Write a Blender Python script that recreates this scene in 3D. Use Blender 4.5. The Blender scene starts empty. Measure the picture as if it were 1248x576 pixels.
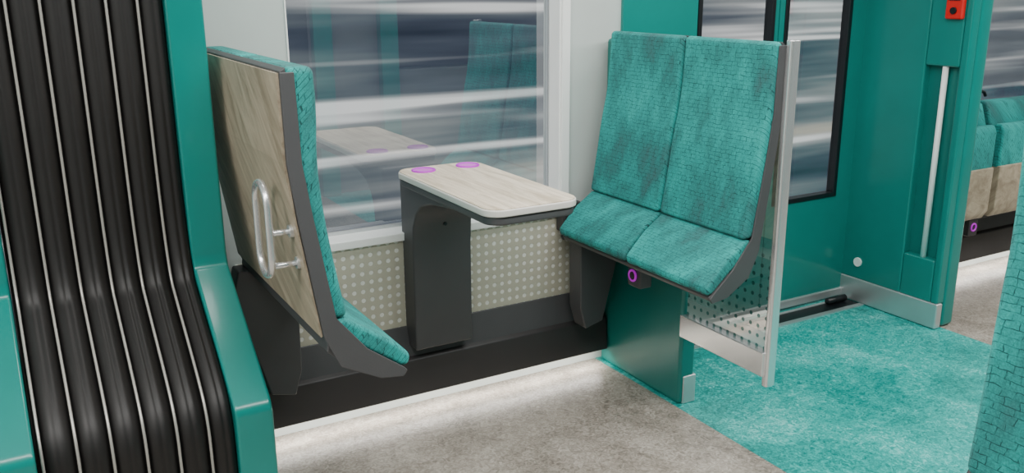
import bpy, bmesh, math
from mathutils import Vector, Matrix
sc=bpy.context.scene
col=sc.collection

# ------------------------------------------------------------ materials
def S(c):  # sRGB 0-255 -> linear
    return tuple(((v/255.)/12.92 if v/255.<=.04045 else ((v/255.+.055)/1.055)**2.4) for v in c)+(1,)
def newmat(name):
    m=bpy.data.materials.new(name); m.use_nodes=True
    nt=m.node_tree; return m,nt,nt.nodes['Principled BSDF']
def plain(name,c,rough=.5,metal=0.,coat=0.,emit=None,es=0,noise=.06,nscale=6,bump=0,bscale=200):
    m,nt,b=newmat(name); N=nt.nodes; L=nt.links
    tc=N.new('ShaderNodeTexCoord'); n=N.new('ShaderNodeTexNoise'); n.inputs['Scale'].default_value=nscale; n.inputs['Detail'].default_value=4
    r=N.new('ShaderNodeValToRGB'); cc=S(c)
    r.color_ramp.elements[0].position=.3; r.color_ramp.elements[1].position=.7
    r.color_ramp.elements[0].color=tuple(v*(1-noise) for v in cc[:3])+(1,)
    r.color_ramp.elements[1].color=tuple(min(1,v*(1+noise)) for v in cc[:3])+(1,)
    L.new(tc.outputs['Object'],n.inputs['Vector']); L.new(n.outputs['Fac'],r.inputs['Fac']); L.new(r.outputs['Color'],b.inputs['Base Color'])
    b.inputs['Roughness'].default_value=rough; b.inputs['Metallic'].default_value=metal
    b.inputs['Coat Weight'].default_value=coat; b.inputs['Coat Roughness'].default_value=.12
    if emit: b.inputs['Emission Color'].default_value=S(emit); b.inputs['Emission Strength'].default_value=es
    if bump:
        n2=N.new('ShaderNodeTexNoise'); n2.inputs['Scale'].default_value=bscale; bp=N.new('ShaderNodeBump'); bp.inputs['Strength'].default_value=bump; bp.inputs['Distance'].default_value=.002
        L.new(tc.outputs['Object'],n2.inputs['Vector']); L.new(n2.outputs['Fac'],bp.inputs['Height']); L.new(bp.outputs['Normal'],b.inputs['Normal'])
    return m
TEAL=plain('teal_lacquer',(0,126,118),.3,coat=.35,noise=.04)
TEALD=plain('teal_dark_lacquer',(0,112,105),.35,coat=.25,noise=.04)
WALL=plain('wall_grey_white',(194,202,199),.5,noise=.03)
WALL2=plain('wall_mid_grey',(112,118,120),.5,noise=.03)
WHITE=plain('white_trim',(246,247,245),.4,noise=.02)
CHAR=plain('charcoal_powdercoat',(74,74,76),.48,noise=.06,bump=.1)
CHARD=plain('dark_powdercoat',(52,50,51),.45,noise=.06,bump=.1)
RUB=plain('black_rubber',(20,18,18),.5,noise=.1)
GASK=plain('black_gasket',(20,24,28),.35,noise=.05)
CHROME=plain('brushed_steel',(232,233,234),.26,metal=.8,noise=.03)
STEELM=plain('matt_aluminium',(208,211,212),.35,metal=.75,noise=.04)
SILV=plain('silver_strip',(176,174,168),.38,metal=.45,noise=.03)
PURP=plain('magenta_plastic',(175,15,190),.3,emit=(200,10,215),es=.35)
MAUVE=plain('mauve_inlay',(222,110,222),.35)
RED=plain('red_plastic',(225,22,18),.4)
CEIL=plain('ceiling_white',(225,227,226),.6,noise=.02)
CREAM=plain('table_edge_laminate',(222,218,212),.4,noise=.02)

def fabric():
    m,nt,b=newmat('teal_moquette'); N=nt.nodes; L=nt.links
    tc=N.new('ShaderNodeTexCoord'); sp=N.new('ShaderNodeSeparateXYZ'); L.new(tc.outputs['Object'],sp.inputs[0])
    ad=N.new('ShaderNodeMath'); ad.operation='ADD'; L.new(sp.outputs['X'],ad.inputs[0]); L.new(sp.outputs['Z'],ad.inputs[1])
    ay=N.new('ShaderNodeMath'); ay.operation='MULTIPLY_ADD'; ay.inputs[1].default_value=.6; L.new(sp.outputs['X'],ay.inputs[0]); L.new(sp.outputs['Y'],ay.inputs[2])
    cb=N.new('ShaderNodeCombineXYZ'); L.new(ay.outputs[0],cb.inputs[0]); L.new(ad.outputs[0],cb.inputs[1])
    nw=N.new('ShaderNodeTexNoise'); nw.inputs['Scale'].default_value=38; L.new(cb.outputs[0],nw.inputs['Vector'])
    vs=N.new('ShaderNodeVectorMath'); vs.operation='SCALE'; vs.inputs['Scale'].default_value=.012; L.new(nw.outputs['Color'],vs.inputs[0])
    va=N.new('ShaderNodeVectorMath'); L.new(cb.outputs[0],va.inputs[0]); L.new(vs.outputs[0],va.inputs[1])
    br=N.new('ShaderNodeTexBrick'); L.new(va.outputs[0],br.inputs['Vector'])
    br.inputs['Scale'].default_value=1; br.inputs['Brick Width'].default_value=.023; br.inputs['Row Height'].default_value=.0145
    br.inputs['Mortar Size'].default_value=.0011; br.inputs['Mortar Smooth'].default_value=.4; br.offset=.42; br.squash=1.35; br.squash_frequency=3
    nb=N.new('ShaderNodeTexNoise'); nb.inputs['Scale'].default_value=48; L.new(cb.outputs[0],nb.inputs['Vector'])
    g=N.new('ShaderNodeMapRange'); g.inputs[1].default_value=.42; g.inputs[2].default_value=.55; g.inputs[3].default_value=.2; g.inputs[4].default_value=.85; L.new(nb.outputs['Fac'],g.inputs[0])
    mu=N.new('ShaderNodeMath'); mu.operation='MULTIPLY'; L.new(g.outputs[0],mu.inputs[0]); L.new(br.outputs['Fac'],mu.inputs[1])
    oi=N.new('ShaderNodeObjectInfo'); of=N.new('ShaderNodeVectorMath'); of.operation='SCALE'; of.inputs[0].default_value=(3,5,0); L.new(oi.outputs['Random'],of.inputs['Scale'])
    av=N.new('ShaderNodeVectorMath'); L.new(cb.outputs[0],av.inputs[0]); L.new(of.outputs[0],av.inputs[1])
    mp=N.new('ShaderNodeMapping'); mp.inputs['Rotation'].default_value=(0,0,.8); mp.inputs['Scale'].default_value=(7.0,3.0,1); L.new(av.outputs[0],mp.inputs[0])
    n1=N.new('ShaderNodeTexNoise'); n1.inputs['Scale'].default_value=1; n1.inputs['Detail'].default_value=8; n1.inputs['Roughness'].default_value=.66; L.new(mp.outputs[0],n1.inputs['Vector'])
    r1=N.new('ShaderNodeValToRGB'); e=r1.color_ramp.elements
    e[0].position=.34; e[0].color=S((28,166,160)); e[1].position=.68; e[1].color=S((54,94,96))
    x=e.new(.46); x.color=S((14,144,139)); x=e.new(.56); x.color=S((28,120,117))
    L.new(n1.outputs['Fac'],r1.inputs[0])
    n2=N.new('ShaderNodeTexNoise'); n2.inputs['Scale'].default_value=320; L.new(tc.outputs['Object'],n2.inputs['Vector'])
    mx0=N.new('ShaderNodeMix'); mx0.data_type='RGBA'; mx0.blend_type='OVERLAY'; mx0.inputs[0].default_value=.6; L.new(r1.outputs[0],mx0.inputs[6]); L.new(n2.outputs['Fac'],mx0.inputs[7])
    mx=N.new('ShaderNodeMix'); mx.data_type='RGBA'; mx.inputs[7].default_value=S((6,54,56)); L.new(mu.outputs[0],mx.inputs[0]); L.new(mx0.outputs[2],mx.inputs[6])
    L.new(mx.outputs[2],b.inputs['Base Color']); b.inputs['Roughness'].default_value=.8; b.inputs['Sheen Weight'].default_value=.05
    bp=N.new('ShaderNodeBump'); bp.inputs['Strength'].default_value=.25; bp.inputs['Distance'].default_value=.002; bp.invert=True
    L.new(mu.outputs[0],bp.inputs['Height']); L.new(bp.outputs[0],b.inputs['Normal'])
    return m
FAB=fabric()
def wood(name,c1,c2,rot,scale=(1.2,14,14)):
    m,nt,b=newmat(name); N=nt.nodes; L=nt.links
    tc=N.new('ShaderNodeTexCoord'); mp0=N.new('ShaderNodeMapping'); mp0.inputs['Rotation'].default_value=rot
    L.new(tc.outputs['Object'],mp0.inputs[0])
    mp=N.new('ShaderNodeMapping'); mp.inputs['Scale'].default_value=scale; L.new(mp0.outputs[0],mp.inputs[0])
    n=N.new('ShaderNodeTexNoise'); n.inputs['Scale'].default_value=1.6; n.inputs['Detail'].default_value=10; n.inputs['Roughness'].default_value=.7; n.inputs['Distortion'].default_value=.8
    L.new(mp.outputs[0],n.inputs['Vector'])
    r=N.new('ShaderNodeValToRGB'); r.color_ramp.elements[0].position=.36; r.color_ramp.elements[0].color=S(c1); r.color_ramp.elements[1].position=.62; r.color_ramp.elements[1].color=S(c2)
    L.new(n.outputs['Fac'],r.inputs[0]); L.new(r.outputs[0],b.inputs['Base Color']); b.inputs['Roughness'].default_value=.42
    return m
WOODB=wood('oak_seat_shell',(142,129,110),(186,173,151),(.75,0,0),(8,2.2,13))
WOODT=wood('light_oak_laminate',(190,173,148),(238,224,204),(0,0,0),(24,2.2,4))
def dotfac(N,L,o1,o2,pitch,r0,r1):
    def cell(o):
        d=N.new('ShaderNodeMath'); d.operation='DIVIDE'; d.inputs[1].default_value=pitch; L.new(o,d.inputs[0])
        f=N.new('ShaderNodeMath'); f.operation='FRACT'; L.new(d.outputs[0],f.inputs[0])
        s=N.new('ShaderNodeMath'); s.operation='SUBTRACT'; s.inputs[1].default_value=.5; L.new(f.outputs[0],s.inputs[0])
        p=N.new('ShaderNodeMath'); p.operation='POWER'; p.inputs[1].default_value=2; L.new(s.outputs[0],p.inputs[0]); return p.outputs[0]
    a=N.new('ShaderNodeMath'); L.new(cell(o1),a.inputs[0]); L.new(cell(o2),a.inputs[1])
    mr=N.new('ShaderNodeMapRange'); mr.inputs[1].default_value=r0; mr.inputs[2].default_value=r1; mr.inputs[3].default_value=1; mr.inputs[4].default_value=0
    L.new(a.outputs[0],mr.inputs[0]); return mr.outputs[0]
def perf():
    m,nt,b=newmat('perforated_cream_panel'); N=nt.nodes; L=nt.links
    tc=N.new('ShaderNodeTexCoord'); sp=N.new('ShaderNodeSeparateXYZ'); L.new(tc.outputs['Object'],sp.inputs[0])
    mr=dotfac(N,L,sp.outputs['X'],sp.outputs['Z'],.0325,.05,.075)
    mx=N.new('ShaderNodeMix'); mx.data_type='RGBA'; mx.inputs[6].default_value=S((188,185,168)); mx.inputs[7].default_value=S((230,231,224)); L.new(mr,mx.inputs[0])
    L.new(mx.outputs[2],b.inputs['Base Color']); b.inputs['Roughness'].default_value=.4
    bp=N.new('ShaderNodeBump'); bp.inputs['Strength'].default_value=.6; bp.inputs['Distance'].default_value=.003; bp.invert=True
    L.new(mr,bp.inputs['Height']); L.new(bp.outputs[0],b.inputs['Normal'])
    return m
PERF=perf()
def floor_mat(name,stops,rough,spec=.5):
    m,nt,b=newmat(name); N=nt.nodes; L=nt.links
    tc=N.new('ShaderNodeTexCoord')
    n=N.new('ShaderNodeTexNoise'); n.inputs['Scale'].default_value=3.2; n.inputs['Detail'].default_value=10; n.inputs['Roughness'].default_value=.72; n.inputs['Distortion'].default_value=.5
    L.new(tc.outputs['Object'],n.inputs['Vector'])
    n2=N.new('ShaderNodeTexNoise'); n2.inputs['Scale'].default_value=52; n2.inputs['Detail'].default_value=5; n2.inputs['Distortion'].default_value=1.8; L.new(tc.outputs['Object'],n2.inputs['Vector'])
    ad=N.new('ShaderNodeMix'); ad.data_type='FLOAT'; ad.inputs[0].default_value=.5; L.new(n.outputs['Fac'],ad.inputs[2]); L.new(n2.outputs['Fac'],ad.inputs[3])
    r=N.new('ShaderNodeValToRGB'); e=r.color_ramp.elements
    e[0].position=stops[0][0]; e[0].color=S(stops[0][1]); e[1].position=stops[-1][0]; e[1].color=S(stops[-1][1])
    for p,c in stops[1:-1]:
        x=e.new(p); x.color=S(c)
    L.new(ad.outputs[0],r.inputs[0]); L.new(r.outputs[0],b.inputs['Base Color'])
    b.inputs['Roughness'].default_value=rough; b.inputs['Specular IOR Level'].default_value=spec
    return m
FGREY=floor_mat('grey_marbled_linoleum',[(.38,(114,107,98)),(.48,(148,140,130)),(.55,(167,159,149)),(.64,(194,187,177))],.34)
FTEAL=floor_mat('teal_marbled_linoleum',[(.38,(4,116,110)),(.47,(24,150,143)),(.54,(52,176,168)),(.63,(122,212,205))],.34)
def glass(name,refl,tint,dots=False):
    m,nt,b=newmat(name); N=nt.nodes; L=nt.links; N.remove(b); out=N['Material Output']
    t=N.new('ShaderNodeBsdfTransparent'); t.inputs[0].default_value=tint
    g=N.new('ShaderNodeBsdfGlossy'); g.inputs['Roughness'].default_value=.01
    lw=N.new('ShaderNodeLayerWeight'); lw.inputs[0].default_value=.35
    a=N.new('ShaderNodeMath'); a.operation='MULTIPLY_ADD'; a.inputs[1].default_value=.35; a.inputs[2].default_value=refl; L.new(lw.outputs['Fresnel'],a.inputs[0])
    mx=N.new('ShaderNodeMixShader'); L.new(a.outputs[0],mx.inputs[0]); L.new(t.outputs[0],mx.inputs[1]); L.new(g.outputs[0],mx.inputs[2])
    last=mx
    if dots:
        tc=N.new('ShaderNodeTexCoord'); sp=N.new('ShaderNodeSeparateXYZ'); L.new(tc.outputs['Object'],sp.inputs[0])
        fr=N.new('ShaderNodeBsdfDiffuse'); fr.inputs[0].default_value=S((190,200,196))
        gz=N.new('ShaderNodeMapRange'); gz.inputs[1].default_value=.36; gz.inputs[2].default_value=.50; gz.inputs[3].default_value=.5; gz.inputs[4].default_value=.05; L.new(sp.outputs['Z'],gz.inputs[0])
        m1=N.new('ShaderNodeMixShader'); L.new(gz.outputs[0],m1.inputs[0]); L.new(mx.outputs[0],m1.inputs[1]); L.new(fr.outputs[0],m1.inputs[2])
        q=dotfac(N,L,sp.outputs['Y'],sp.outputs['Z'],.034,.035,.045)
        gq=N.new('ShaderNodeMapRange'); gq.inputs[1].default_value=.62; gq.inputs[2].default_value=.72; gq.inputs[3].default_value=.8; gq.inputs[4].default_value=0; L.new(sp.outputs['Z'],gq.inputs[0])
        mq=N.new('ShaderNodeMath'); mq.operation='MULTIPLY'; L.new(q,mq.inputs[0]); L.new(gq.outputs[0],mq.inputs[1])
        d=N.new('ShaderNodeBsdfDiffuse'); d.inputs[0].default_value=S((20,84,80))
        m2=N.new('ShaderNodeMixShader'); L.new(mq.outputs[0],m2.inputs[0]); L.new(m1.outputs[0],m2.inputs[1]); L.new(d.outputs[0],m2.inputs[2]); last=m2
    L.new(last.outputs[0],out.inputs['Surface']); return m
GLASS=glass('window_glass',.27,(.9,.92,.94,1))
GLASSP=glass('dotted_screen_glass',.12,(.85,.9,.9,1),True)
def backdrop():
    m,nt,b=newmat('motion_blurred_scenery'); N=nt.nodes; L=nt.links; N.remove(b); out=N['Material Output']
    tc=N.new('ShaderNodeTexCoord')
    def nz(sx,sz,sc_,det,off):
        mp=N.new('ShaderNodeMapping'); mp.inputs['Scale'].default_value=(sx,1,sz); mp.inputs['Location'].default_value=off; L.new(tc.outputs['Object'],mp.inputs[0])
        n=N.new('ShaderNodeTexNoise'); n.inputs['Scale'].default_value=sc_; n.inputs['Detail'].default_value=det; n.inputs['Roughness'].default_value=.5; L.new(mp.outputs[0],n.inputs['Vector']); return n.outputs['Fac']
    def ramp(src,st):
        r=N.new('ShaderNodeValToRGB'); e=r.color_ramp.elements
        e[0].position=st[0][0]; e[0].color=S(st[0][1]); e[1].position=st[-1][0]; e[1].color=S(st[-1][1])
        for p,c in st[1:-1]:
            x=e.new(p); x.color=S(c)
        L.new(src,r.inputs[0]); return r.outputs[0]
    base=ramp(nz(.10,1.5,1.5,4,(0,0,1.7)),[(.34,(38,46,62)),(.45,(72,80,94)),(.52,(106,114,120)),(.60,(146,150,150)),(.68,(192,184,170))])
    st=ramp(nz(.10,3.8,1.5,2,(4.2,0,0)),[(.50,(0,0,0)),(.57,(130,130,130)),(.64,(255,255,255))])
    mx=N.new('ShaderNodeMix'); mx.data_type='RGBA'; L.new(st,mx.inputs[0]); L.new(base,mx.inputs[6]); mx.inputs[7].default_value=S((248,248,246))
    em=N.new('ShaderNodeEmission'); em.inputs[1].default_value=1.25; L.new(mx.outputs[2],em.inputs[0]); L.new(em.outputs[0],out.inputs['Surface']); return m
BACK=backdrop()

# ------------------------------------------------------------ mesh helpers
def link(me,name,mat,parent=None,smooth=False):
    ob=bpy.data.objects.new(name,me); col.objects.link(ob)
    if mat: me.materials.append(mat)
    if parent: ob.parent=parent
    if smooth:
        for p in me.polygons: p.use_smooth=True
    return ob
def empty(name,loc=(0,0,0),rot=0):
    e=bpy.data.objects.new(name,None); col.objects.link(e); e.location=loc; e.rotation_euler=(0,0,rot); e.empty_display_size=.1; return e
def bev(ob,w,seg=3):
    if w:
        m=ob.modifiers.new('bevel','BEVEL'); m.width=w; m.segments=seg; m.limit_method='ANGLE'; m.angle_limit=math.radians(35); m.harden_normals=False
        for p in ob.data.polygons: p.use_smooth=True
        w=ob.modifiers.new('wn','WEIGHTED_NORMAL'); w.keep_sharp=False
    return ob
def boxes(name,lst,mat,parent=None,bevel=0):
    bm=bmesh.new()
    for (x0,x1,y0,y1,z0,z1) in lst:
        v=[bm.verts.new((x,y,z)) for x in (x0,x1) for y in (y0,y1) for z in (z0,z1)]
        for f in ((0,1,3,2),(4,6,7,5),(0,4,5,1),(2,3,7,6),(0,2,6,4),(1,5,7,3)): bm.faces.new([v[i] for i in f])
    bmesh.ops.recalc_face_normals(bm,faces=bm.faces)
    me=bpy.data.meshes.new(name); bm.to_mesh(me); bm.free()
    return bev(link(me,name,mat,parent),bevel)
def box(name,x0,x1,y0,y1,z0,z1,mat,parent=None,bevel=0): return boxes(name,[(x0,x1,y0,y1,z0,z1)],mat,parent,bevel)
def quad(name,pts,mat,parent=None):
    bm=bmesh.new(); bm.faces.new([bm.verts.new(p) for p in pts]); me=bpy.data.meshes.new(name); bm.to_mesh(me); bm.free(); return link(me,name,mat,parent)
def ypane(name,x0,x1,y,z0,z1,mat,parent): return quad(name,[(x0,y,z0),(x1,y,z0),(x1,y,z1),(x0,y,z1)],mat,parent)
def prism(name,pts,axis,a0,a1,mat,parent=None,bevel=0,seg=3):
    bm=bmesh.new()
    def mk(p,a):
        return {'y':(p[0],a,p[1]),'x':(a,p[0],p[1]),'z':(p[0],p[1],a)}[axis]
    A=[bm.verts.new(mk(p,a0)) for p in pts]; B=[bm.verts.new(mk(p,a1)) for p in pts]; n=len(pts)
    bm.faces.new(A); bm.faces.new(B[::-1])
    for i in range(n): bm.faces.new([A[i],B[i],B[(i+1)%n],A[(i+1)%n]])
    bmesh.ops.recalc_face_normals(bm,faces=bm.faces)
    me=bpy.data.meshes.new(name); bm.to_mesh(me); bm.free()
    return bev(link(me,name,mat,parent),bevel,seg)
def cyl(name,c,r,h,axis,mat,parent=None,bevel=0,n=40):
    bm=bmesh.new(); bmesh.ops.create_cone(bm,cap_ends=True,segments=n,radius1=r,radius2=r,depth=h)
    if axis=='x': bmesh.ops.rotate(bm,verts=bm.verts,matrix=Matrix.Rotation(math.pi/2,3,'Y'))
    if axis=='y': bmesh.ops.rotate(bm,verts=bm.verts,matrix=Matrix.Rotation(math.pi/2,3,'X'))
    bmesh.ops.translate(bm,verts=bm.verts,vec=c)
    me=bpy.data.meshes.new(name); bm.to_mesh(me); bm.free()
    return bev(link(me,name,mat,parent),bevel or r*.04,2)
def tube(name,pts,r,mat,parent=None,closed=False,n=12):
    pts=[Vector(p) for p in pts]; N=len(pts); bm=bmesh.new(); rings=[]
    up=None
    for i,p in enumerate(pts):
        if closed: t=(pts[(i+1)%N]-pts[i-1]).normalized()
        else: t=(pts[min(i+1,N-1)]-pts[max(i-1,0)]).normalized()
        if up is None:
            up=Vector((0,0,1)) if abs(t.z)<.9 else Vector((1,0,0))
        s=t.cross(up).normalized(); u=s.cross(t).normalized(); up=u
        rings.append([bm.verts.new(p+(s*math.cos(2*math.pi*k/n)+u*math.sin(2*math.pi*k/n))*r) for k in range(n)])
    for i in range(N if closed else N-1):
        a,b=rings[i],rings[(i+1)%N]
        for k in range(n): bm.faces.new([a[k],a[(k+1)%n],b[(k+1)%n],b[k]])
    if not closed: bm.faces.new(rings[0]); bm.faces.new(rings[-1][::-1])
    bmesh.ops.recalc_face_normals(bm,faces=bm.faces)
    me=bpy.data.meshes.new(name); bm.to_mesh(me); bm.free()
    return link(me,name,mat,parent,True)
def torus(name,c,R,r,axis,mat,parent):
    pts=[]
    for i in range(40):
        a=2*math.pi*i/40; p=(R*math.cos(a),R*math.sin(a))
        pts.append({'z':(c[0]+p[0],c[1]+p[1],c[2]),'x':(c[0],c[1]+p[0],c[2]+p[1]),'y':(c[0]+p[0],c[1],c[2]+p[1])}[axis])
    return tube(name,pts,r,mat,parent,True)
def rrect(x0,x1,y0,y1,r,n=8):
    P=[]
    for cx,cy,a in ((x1-r,y1-r,0),(x0+r,y1-r,90),(x0+r,y0+r,180),(x1-r,y0+r,270)):
        for i in range(n+1):
            t=math.radians(a+90*i/n); P.append((cx+r*math.cos(t),cy+r*math.sin(t)))
    return P
def chaikin(P,k=3):
    for _ in range(k):
        Q=[P[0]]
        for a,b in zip(P[:-1],P[1:]):
            Q+= [tuple(a[i]*.75+b[i]*.25 for i in range(len(a))),tuple(a[i]*.25+b[i]*.75 for i in range(len(a)))]
        Q.append(P[-1]); P=Q
    return P

YW=2.85
# ------------------------------------------------------------ room shell
boxes('floor',[(-3,2.02,-.5,3.0,-.05,0),(3.55,8,-.5,3.0,-.05,0)],FGREY)
box('floor_entrance',2.02,3.55,-.5,3.0,-.05,0,FTEAL)
box('ceiling',-3,8,-.5,3.0,2.3,2.36,CEIL)
ZB=.665; ZT=1.95
for b_ in [(.49,.82,YW,2.97,0,2.3),(.82,1.84,YW,2.97,0,ZB-.03),(.82,1.84,YW,2.97,ZT,2.3),(1.84,2.11,YW,2.97,0,2.3),
 (3.6,4.0,YW,2.97,0,2.3),(4.0,5.6,YW,2.97,0,.72),(4.0,5.6,YW,2.97,ZT,2.3),(5.6,8,YW,2.97,0,2.3),
 (-3,-.25,YW,2.97,0,2.3),(2.48,3.6,YW,2.97,2.06,2.3)]:
    box('wall_window_side',*b_,WALL)
box('wall_aisle_side',-3,8,-.56,-.5,0,2.3,WALL2)
for x0 in (-1.0,.3,.62,2.0,2.5,4.2):
    box('reflected_teal_bar',x0,x0+.14,-.5,-.42,0,2.3,TEAL,bevel=.01)  # unseen teal bars, added to give vertical bands in the glass reflections
for x0,x1 in ((-.86,.3),(.76,2.0),(2.64,4.2)):
    box('reflected_dark_panel',x0+.02,x1-.02,-.499,-.485,.9,1.9,GASK)  # unseen dark boxes, added only for what the window glass reflects
box('wall_rear',-3.06,-3,-.5,2.97,0,2.3,WALL)
box('wall_front',8,8.06,-.5,2.97,0,2.3,WALL)
boxes('trim_window_sill',[(.78,1.87,2.825,2.925,ZB-.03,ZB)],WHITE,bevel=.004)
boxes('trim_window_reveal',[(1.832,1.84,2.846,2.94,ZB,ZT),(.82,.826,2.846,2.94,ZB,ZT),(1.84,1.875,2.838,2.85,ZB,ZT)],WHITE,bevel=.002)
w=empty('window_1'); ypane('glass',.80,1.86,2.928,ZB-.02,ZT+.02,GLASS,w)
boxes('seal',[(.80,.832,2.915,2.924,ZB,ZT),(1.828,1.838,2.915,2.924,ZB,ZT),(.8,1.84,2.915,2.924,ZB,ZB+.012)],STEELM,w)
w=empty('window_2'); ypane('glass',3.98,5.62,2.928,.70,ZT+.02,GLASS,w)
boxes('seal',[(3.98,4.02,2.905,2.924,.72,ZT),(4.0,5.6,2.905,2.924,.72,.75),(5.58,5.62,2.905,2.924,.72,ZT)],GASK,w)
box('wall_panel_perforated',.60,1.93,2.838,2.85,.30,ZB-.03,PERF)
def rail(name,x0,x1):
    r=empty(name)
    prism('duct',[(2.775,.065),(2.85,.065),(2.85,.30),(2.832,.30),(2.828,.225),(2.785,.20)],'x',x0,x1,CHARD,r,.006)
    prism('upper_ledge',[(2.80,.205),(2.85,.205),(2.85,.315),(2.835,.315)],'x',x0,x1,CHAR,r,.004)
rail('baseboard_window_side',.50,2.03)
rail('baseboard_far_bay',3.64,7.9)
def led(name,x0,x1):
    l=bpy.data.lights.new(name,'AREA'); l.shape='RECTANGLE'; l.size=x1-x0; l.size_y=.01; l.energy=2.5*(x1-x0); l.color=(1,.96,.89)
    o=bpy.data.objects.new(name,l); col.objects.link(o); o.location=((x0+x1)/2,2.78,.06)
led('under_rail_light_strip',.6,2.0); led('under_rail_light_strip.001',3.7,6.5)

box('wall_pillar_teal',2.11,2.48,2.835,2.97,0,2.3,TEAL,bevel=.006)
p=empty('seat_partition')
prism('panel',[(2.335,0),(2.835,0),(2.835,1.30),(2.335,1.30)],'x',2.035,2.105,TEALD,p,.014)
box('kick_plate',2.050,2.109,2.330,2.40,.001,.11,STEELM,p,.004)
g=empty('glass_screen')
quad('glass',[(2.054,1.945,.34),(2.054,2.334,.34),(2.054,2.334,1.30),(2.054,1.945,1.30)],GLASSP,g)
box('lower_bar',2.030,2.064,1.935,2.345,.268,.352,CHROME,g,.004)
prism('pole',[(x+2.058,y+1.932) for x,y in rrect(-.020,.020,-.013,.013,.009,4)],'z',.235,1.335,CHROME,g,.003)

# ------------------------------------------------------------ seats
def double_seat(loc,rot,side=1,handle=False,socket=True,bracket=True,W=.83,tx=.012,tip=0.):
    s=empty('train_seat',loc,rot)
    h=W/2
    F=chaikin([(tx,1.33),(tx-.004,1.24),(tx*.5-.002,1.12),(-.016,1.0),(-.036,.86),(-.058,.74)],1)
    Bk=[(.054 if z>1.05 else x+.042+(.054-(x+.042))*max(0,min(1,(z-.9)/.15)),z) for x,z in F]
    prof=F+Bk[::-1]
    for i,(a,b) in enumerate(((-h,-.004),(.004,h))):
        prism('backrest_cushion_%d'%(i+1),prof,'y',a,b,FAB,s,.016,5)
    cu=[(-.05,.738),(-.12,.690),(-.182+tip,.644),(-.214+tip,.610),(-.207+tip,.582),(-.185+tip,.586),(-.10,.645),(-.02,.70),(-.02,.738)]
    for i,(a,b) in enumerate(((-h,-.004),(.004,h))):
        prism('seat_cushion_%d'%(i+1),cu,'y',a,b,FAB,s,.013,4)
    back=[(x-.004,z) for x,z in Bk]; out=[(.064,1.322),(.062,1.12),(.046,.99),(.004,.70),(-.03,.665)]
    sh=back+[(-.015,.70),(-.03,.665)]+out[:-1][::-1]
    prism('back_shell',sh,'y',-h+.004,h-.004,CHAR,s,.002,2)
    un=[(-.008,.712),(-.10,.648),(-.185+tip,.588),(-.198+tip,.578),(-.188+tip,.562),(-.14+tip,.574),(-.05,.62),(.0,.66)]
    prism('pan_shell',un,'y',-h+.004,h-.004,CHAR,s,.005,2)
    for k,a in enumerate((-h-.006,h-.002)):
        ck=[(.034,1.320),(.030,1.12),(.014,1.0),(-.026,.745),(-.10,.652),(-.192+tip,.584),(-.200+tip,.575),(-.190+tip,.560),(-.13+tip,.568),(-.03,.62),(.006,.70),(.048,.99),(.064,1.12),(.066,1.320)]
        prism('side_cheek_%d'%(k+1),ck,'y',a,a+.008,CHAR,s,.002,1)
    wd=[(.064,1.318),(.062,1.12),(.047,.985),(.005,.70),(.009,.698),(.052,.985),(.068,1.12),(.070,1.318)]
    prism('wood_back',wd,'y',-h+.012,h-.012,WOODB,s)
    if bracket:
        a,b=sorted((side*.33,side*.41))
        prism('support_leg',[(-.15,.59),(-.03,.66),(.03,.66),(.05,.58),(-.04,.235),(-.12,.215),(-.145,.30)],'y',a,b,CHAR,s,.006)
        a,b=sorted((side*.415,side*.47))
        box('wall_hinge',-.17,-.09,a,b,.585,.70,CHARD,s,.006)
    if socket:
        box('socket_housing',-.085,-.03,.05,.125,.45,.60,CHAR,s,.008)
        cyl('socket',(-.087,.088,.495),.017,.008,'x',CHARD,s)
        torus('socket_ring',(-.090,.088,.495),.019,.0042,'x',PURP,s)
    if handle:
        cx,cy,cz=.100,side*-.312,.955; pts=[]; ry=.052; hz=.058
        for i in range(17):
            a=math.pi*i/16; pts.append((cx,cy+ry*math.cos(a),cz+hz+ry*math.sin(a)))
        for i in range(17):
            a=math.pi+math.pi*i/16; pts.append((cx,cy+ry*math.cos(a),cz-hz+ry*math.sin(a)))
        tube('grip_ring',pts,.009,CHROME,s,True)
        for k,(zz,xw,yy) in enumerate(((cz,.048,cy+.050),(cz-.080,.034,cy+.043))):
            tube('grip_stay_%d'%(k+1),[(cx,yy,zz),(xw,yy,zz)],.007,CHROME,s)
            cyl('grip_flange_%d'%(k+1),(xw+.002,yy,zz),.015,.012,'x',STEELM,s)
    return s
double_seat((1.980,2.358,0),0,1,tip=.016,tx=.024,W=.825)
double_seat((.603,2.355,0),math.pi,-1,handle=True,socket=False,tx=-.012)
s3=double_seat((1.34,.325,.03),0,socket=False,bracket=False); s3.rotation_euler=(0,-.08,0)
boxes('pedestal',[(-.06,.05,-.12,.12,-.03,.62),(-.12,.12,-.18,.18,-.03,-.01)],CHARD,s3,.01)

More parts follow.
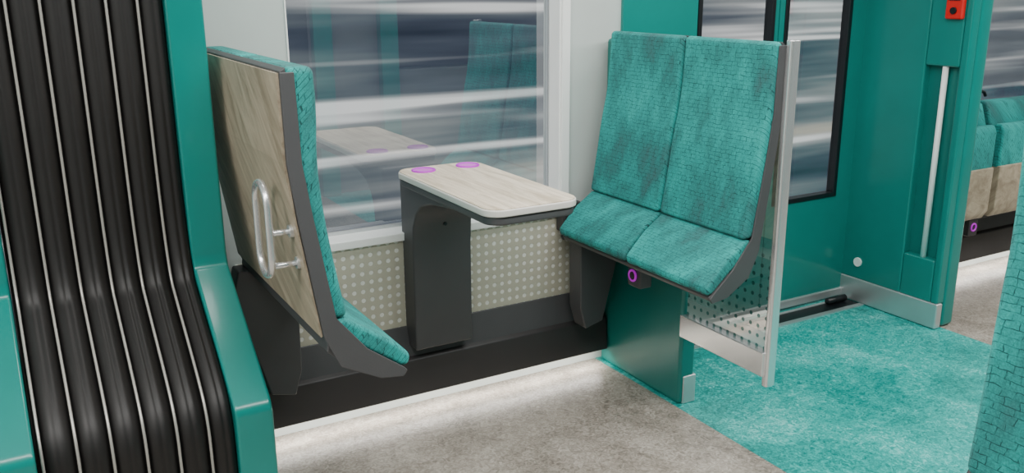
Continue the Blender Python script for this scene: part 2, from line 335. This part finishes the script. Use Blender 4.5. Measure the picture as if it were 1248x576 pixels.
# ------------------------------------------------------------ table
t=empty('folding_table')
prism('top_edge',rrect(1.135,1.445,2.11,2.79,.055,10),'z',.876,.897,CREAM,t,.004,2)
prism('top_laminate',rrect(1.139,1.441,2.114,2.786,.051,10),'z',.8965,.9,WOODT,t,.001,1)
prism('under_tray',rrect(1.142,1.438,2.117,2.785,.05,8),'z',.850,.877,CHAR,t,.008,3)
arm=[(2.765,.86),(2.25,.86),(2.30,.845),(2.60,.81),(2.68,.785),(2.72,.75),(2.745,.70),(2.752,.62),(2.755,.245),(2.85,.245),(2.85,.86)]
prism('column',arm,'x',1.18,1.405,CHAR,t,.01,3)
cyl('column_screw',(1.30,2.745,.70),.006,.012,'y',GASK,t)
for i,x in enumerate((1.215,1.38)):
    cyl('cup_inlay_%d'%(i+1),(x,2.72,.9005),.036,.003,'z',MAUVE,t)
    torus('cup_ring_%d'%(i+1),(x,2.72,.9015),.037,.004,'z',PURP,t)

# ------------------------------------------------------------ entrance doors
d=empty('door_1')
def leaf(n,x0,x1,gx0,gx1,gz):
    y0,y1=2.862,2.90
    boxes('leaf_%d'%n,[(x0,gx0,y0,y1,.035,2.05),(gx1,x1,y0,y1,.035,2.05),(gx0,gx1,y0,y1,.035,gz),(gx0,gx1,y0,y1,1.9,2.05)],TEAL,d)
    e=.022
    boxes('gasket_%d'%n,[(gx0,gx0+e,y0-.006,y1,gz,1.9),(gx1-e,gx1,y0-.006,y1,gz,1.9),(gx0+e,gx1-e,y0-.006,y1,gz,gz+e),(gx0+e,gx1-e,y0-.006,y1,1.9-e,1.9)],GASK,d,.003)
    ypane('glass_%d'%n,gx0+e,gx1-e,2.880,gz+e,1.9-e,GLASS,d)
leaf(1,2.48,2.95,2.50,2.925,.52); leaf(2,2.955,3.50,2.985,3.40,.52)
box('bottom_seal',2.48,3.5,2.85,2.90,.012,.05,STEELM,d,.004)
boxes('door_threshold',[(2.12,3.49,2.71,2.735,0,.006),(2.12,3.49,2.815,2.833,0,.006)],STEELM)
box('door_track',2.12,3.49,2.735,2.815,0,.003,GASK)
tube('track_hinge',[(3.34,2.80,.02),(3.46,2.80,.02)],.016,GASK)

c=empty('vestibule_partition')
ry0,ry1,rz0,rz1=2.375,2.535,.31,1.15
box('body',3.545,3.63,2.335,2.91,0,2.3,TEAL,c,.02)
boxes('face',[(3.5,3.55,2.34,ry0,.115,2.3),(3.5,3.55,ry1,2.905,.115,2.3),(3.5,3.55,ry0,ry1,.115,rz0),(3.5,3.55,ry0,ry1,rz1,2.3)],TEAL,c,.009)
box('recess_back',3.538,3.546,ry0,ry1,rz0,rz1,TEALD,c)
box('kick_plate',3.494,3.535,2.333,2.905,.002,.118,STEELM,c,.006)
tube('grab_bar',[(3.516,2.445,rz0),(3.516,2.445,rz1)],.0125,WHITE,c,n=20)
cyl('round_cover',(3.498,2.775,.20),.022,.01,'x',WHITE,c)
e=empty('emergency_alarm'); box('housing',3.478,3.502,2.375,2.455,1.345,1.52,RED,e,.008)
cyl('button',(3.476,2.415,1.38),.014,.01,'x',GASK,e); box('label',3.4755,3.48,2.39,2.44,1.42,1.44,GASK,e)

# ------------------------------------------------------------ tip-up seats in far bay
for i,x0 in enumerate((3.755,4.245,4.735)):
    s=empty('tip_up_seat'); 
    x1=x0+.44
    prism('backrest',[(2.66,.80),(2.70,.92),(2.74,.93),(2.78,.90),(2.78,.50),(2.72,.50)],'x',x0-.01,x1+.01,FAB,s,.012)
    prism('folded_cushion',[(2.60,.60),(2.60,.79),(2.615,.825),(2.66,.82),(2.66,.60)],'x',x0,x1,FAB,s,.012)
    prism('wood_pan',[(2.595,.40),(2.592,.62),(2.655,.62),(2.655,.36),(2.62,.36)],'x',x0,x1,WOODB,s,.006)
    box('hinge_frame',x0-.02,x1+.02,2.66,2.83,.34,.78,CHARD,s,.006)
    box('socket_housing',x0+.36,x0+.43,2.63,2.67,.27,.36,CHARD,s,.005)
    torus('socket_ring',(x0+.395,2.628,.315),.018,.004,'y',PURP,s)
h=empty('window_ledge_rail'); tube('rail',chaikin([(4.05,2.80,.935),(4.07,2.80,.965),(4.35,2.80,.965),(4.37,2.80,.935)],2),.008,GASK,h)

# ------------------------------------------------------------ gangway bellows
fp=[(2.45,2.3),(2.45,.80),(2.44,.765),(2.09,.51),(2.075,.48),(2.075,0),(2.85,0),(2.85,2.3)]
prism('gangway_frame',fp,'x',.405,.498,TEAL,None,.008)
prism('gangway_frame',fp,'x',-.25,-.03,TEAL,None,.008)
bl=empty('bellows')
path=chaikin([(2.50,2.3),(2.50,1.4),(2.50,.76),(2.36,.66),(2.20,.55),(2.13,.48),(2.125,.38),(2.125,0.0)],3)
def normals(P):
    o=[]
    for i in range(len(P)):
        a=P[max(i-1,0)]; b=P[min(i+1,len(P)-1)]; ty,tz=b[0]-a[0],b[1]-a[1]; l=math.hypot(ty,tz); ty/=l; tz/=l
        o.append((tz,-ty))
    return o
NR=normals(path)
per=.0725; x_s=.345
cs=[]; x=-.028
while x<=.404:
    ph=((x-x_s)/per)%1.0
    dd=.034*max(0,math.sin(math.pi*ph))**.6-.004*math.exp(-((ph-.5)/.07)**2)
    cs.append((x,dd)); x+=per/28
bm=bmesh.new(); G=[]
for (y,z),(ny,nz) in zip(path,NR): G.append([bm.verts.new((x,y+ny*dd,z+nz*dd)) for x,dd in cs])
for a,b in zip(G[:-1],G[1:]):
    for i in range(len(cs)-1): bm.faces.new([a[i],a[i+1],b[i+1],b[i]])
me=bpy.data.meshes.new('folds'); bm.to_mesh(me); bm.free(); link(me,'folds',RUB,bl,True)
k=0; x=x_s
while x>-.02:
    k+=1; tube('silver_strip_%d'%k,[(x,y+ny*.024,z+nz*.024) for (y,z),(ny,nz) in zip(path,NR)],.0035,SILV,bl); x-=per
box('backing',-.028,.403,2.52,2.56,0,2.3,GASK,bl)

# ------------------------------------------------------------ outside
o=quad('passing_landscape',((-6,0,-3),(26,0,-3),(26,0,5),(-6,0,5)),BACK); o.location=(0,6.5,0)

# ------------------------------------------------------------ lights
W=bpy.data.worlds.new('world'); sc.world=W; W.use_nodes=True
bg=W.node_tree.nodes['Background']; bg.inputs[0].default_value=(.86,.93,1,1); bg.inputs[1].default_value=1.2
def area(name,loc,sx,sy,e,colr=(1,.98,.95),rot=(0,0,0)):
    l=bpy.data.lights.new(name,'AREA'); l.shape='RECTANGLE'; l.size=sx; l.size_y=sy; l.energy=e; l.color=colr
    o=bpy.data.objects.new(name,l); col.objects.link(o); o.location=loc; o.rotation_euler=rot
area('ceiling_light',(1.2,1.0,2.27),3.6,.4,76)
area('ceiling_light.001',(1.6,2.25,2.27),2.2,.2,22)
area('ceiling_light.002',(4.7,1.2,2.27),3.0,.4,72)
area('fill_light_left',(-1.6,1.1,2.27),1.8,1.0,66)  # added fill from the left to brighten the seat's wood back

# ------------------------------------------------------------ camera
yaw,pit,rol=math.radians(29.73),math.radians(15.65),math.radians(-.4)
sn,cn=math.sin,math.cos
Fv=Vector((sn(yaw)*cn(pit),cn(yaw)*cn(pit),-sn(pit))); R=Vector((cn(yaw),-sn(yaw),0)); U=R.cross(Fv)
R2=R*cn(rol)+U*sn(rol); U2=-R*sn(rol)+U*cn(rol)
cam=bpy.data.cameras.new('camera'); cam.sensor_width=36; cam.lens=1100.4/1248*36; cam.clip_start=.02
co=bpy.data.objects.new('camera',cam); col.objects.link(co)
M=Matrix((R2,U2,-Fv)).transposed().to_4x4(); M.translation=Vector((0,0,1.5)); co.matrix_world=M
sc.camera=co
